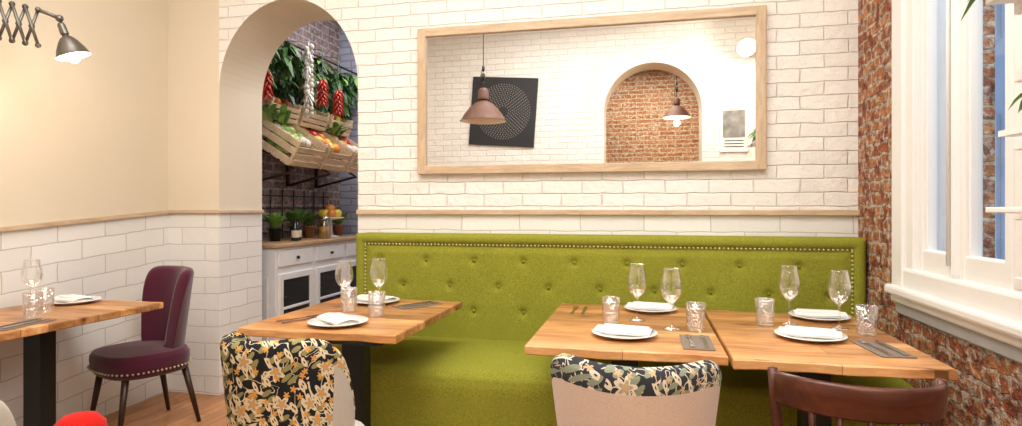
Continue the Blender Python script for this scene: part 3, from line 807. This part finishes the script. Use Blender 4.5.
b.lathe([(0,0),(.10,0),(.02,.02),(.015,.16),(.13,.18),(.135,.19),(0,.185)],M_porc,TR(-2.98,5.32,CT),seg=28)
for i in range(8):
    a=i*.9; b.ball((-2.98+.07*math.cos(a)*(i>0),5.32+.07*math.sin(a)*(i>0),CT+.225+.05*(i==0)),(.045,.052,.042),M_yellow if i%3 else M_orange)
b.done('lemon_bowl')
b=B(); MJ=TR(-2.87,5.02,CT); b.lathe([(0,0),(.055,0),(.06,.01),(.06,.13),(.045,.155),(.045,.175),(0,.175)],M_jar,MJ,seg=24); b.lathe([(0,.172),(.05,.172),(.05,.195),(0,.197)],M_steel,MJ,seg=24); b.lathe([(0,.003),(.056,.003),(.057,.11),(0,.11)],M_kraft,MJ,seg=20); b.done('preserve_jar')
for (x,y) in ((-2.88,4.56),(-2.92,4.66)):
    b=B(); b.lathe([(0,0),(.03,0),(.032,.005),(.032,.12),(.012,.15),(.012,.185),(.015,.19),(0,.19)],M_dbot,TR(x,y,CT),seg=20); b.lathe([(.0325,.03),(.0325,.09)],M_kraft,TR(x,y,CT),seg=20); b.done('sauce_bottle')

# ------------------------------------------------------------ plant rack at window
b=B(); rx=.985
for y in (1.78,1.40): b.box((rx,y,1.60),(.03,.035,1.3),M_whitep,bev=.004)
for z in (1.05,1.235,1.42,1.60,1.78,2.0,2.2): b.box((rx-.015,1.61,z),(.02,.48,.035),M_whitep,bev=.004)
for z in (1.245,1.79): b.box((rx-.05,1.58,z),(.12,.46,.015),M_whitep,bev=.003)
for y in (1.78,1.4): b.box((rx+.045,y,2.22),(.068,.02,.03),M_whitep); b.box((rx+.025,y,1.02),(.03,.02,.03),M_whitep)
for (y,z,n) in ((1.76,1.80,70),(1.5,1.255,14),(1.66,1.445,14)):
    if z==1.445: b.box((rx-.05,1.60,1.437),(.12,.3,.015),M_whitep)
    b.lathe([(0,0),(.03,0),(.04,.07),(.036,.07),(0,.06)],M_terra,TR(rx-.055,y,z),seg=16)
    L=.14 if n>50 else .10
    for i in range(n):
        a=random.uniform(0,6.28); b.leaf((rx-.055,y,z+.065),(math.cos(a)*.45-.1,math.sin(a),random.uniform(0,1.0)),L*random.uniform(.6,1.2),.03,random.choice([M_leaf3,M_leaf]),.9)
b.done('plant_rack')

# ------------------------------------------------------------ lights
def area(name,loc,sx,sy,e,col=(1,.9,.76),rot=(0,0,0)):
    l=bpy.data.lights.new(name,'AREA'); l.shape='RECTANGLE'; l.size=sx; l.size_y=sy; l.energy=e; l.color=col
    o=bpy.data.objects.new(name,l); o.location=loc; o.rotation_euler=rot; scene.collection.objects.link(o); return o
def point(name,loc,e,col=(1,.8,.55),r=.04):
    l=bpy.data.lights.new(name,'POINT'); l.energy=e; l.color=col; l.shadow_soft_size=r
    o=bpy.data.objects.new(name,l); o.location=loc; scene.collection.objects.link(o)
area('ceiling_fill',(-.5,1.7,3.56),1.8,1.0,63,(1,.955,.90))  # unseen area lamps added below the ceiling for even room light, no fixtures
area('ceiling_fill',(-2.2,1.5,3.56),1.2,1.2,26,(1,.94,.86))
area('ceiling_fill',(-.4,.55,3.56),2.6,.6,62,(1,.96,.91))  # added front fill, kept above what the mirror shows
area('window_daylight',(2.2,2.0,3.6),1.0,2.4,55,(.80,.88,1),(0,math.radians(55),0))
point('lamp_bulb_light',(-2.78,2.45,1.94),3.5); point('lamp_bulb_light',(1.10,YR+.58,2.96),30,(1,.88,.72))
point('lamp_bulb_light',(.47,-2.2,2.5),28)
area('ceiling_fill',(-2.1,5.0,3.4),.9,1.4,52,(.95,.96,1))  # unseen lamp added to brighten the produce hall
area('ceiling_fill',(0,-2.2,3.5),1.2,1.2,60,(1,.90,.76))  # unseen lamp added over the rear room
w=bpy.data.worlds.new('World'); scene.world=w; w.use_nodes=True
bg=w.node_tree.nodes['Background']; bg.inputs[0].default_value=(.72,.84,1,1); bg.inputs[1].default_value=1.1

# ------------------------------------------------------------ camera
cam=bpy.data.cameras.new('camera'); co=bpy.data.objects.new('camera',cam); scene.collection.objects.link(co)
cam.sensor_width=36; cam.sensor_fit='HORIZONTAL'; cam.lens=600/1022*36; cam.shift_y=-5/1022
co.location=(0,0,1.25); co.rotation_euler=(math.radians(90),0,math.radians(12.5)); cam.clip_start=.02
scene.camera=co
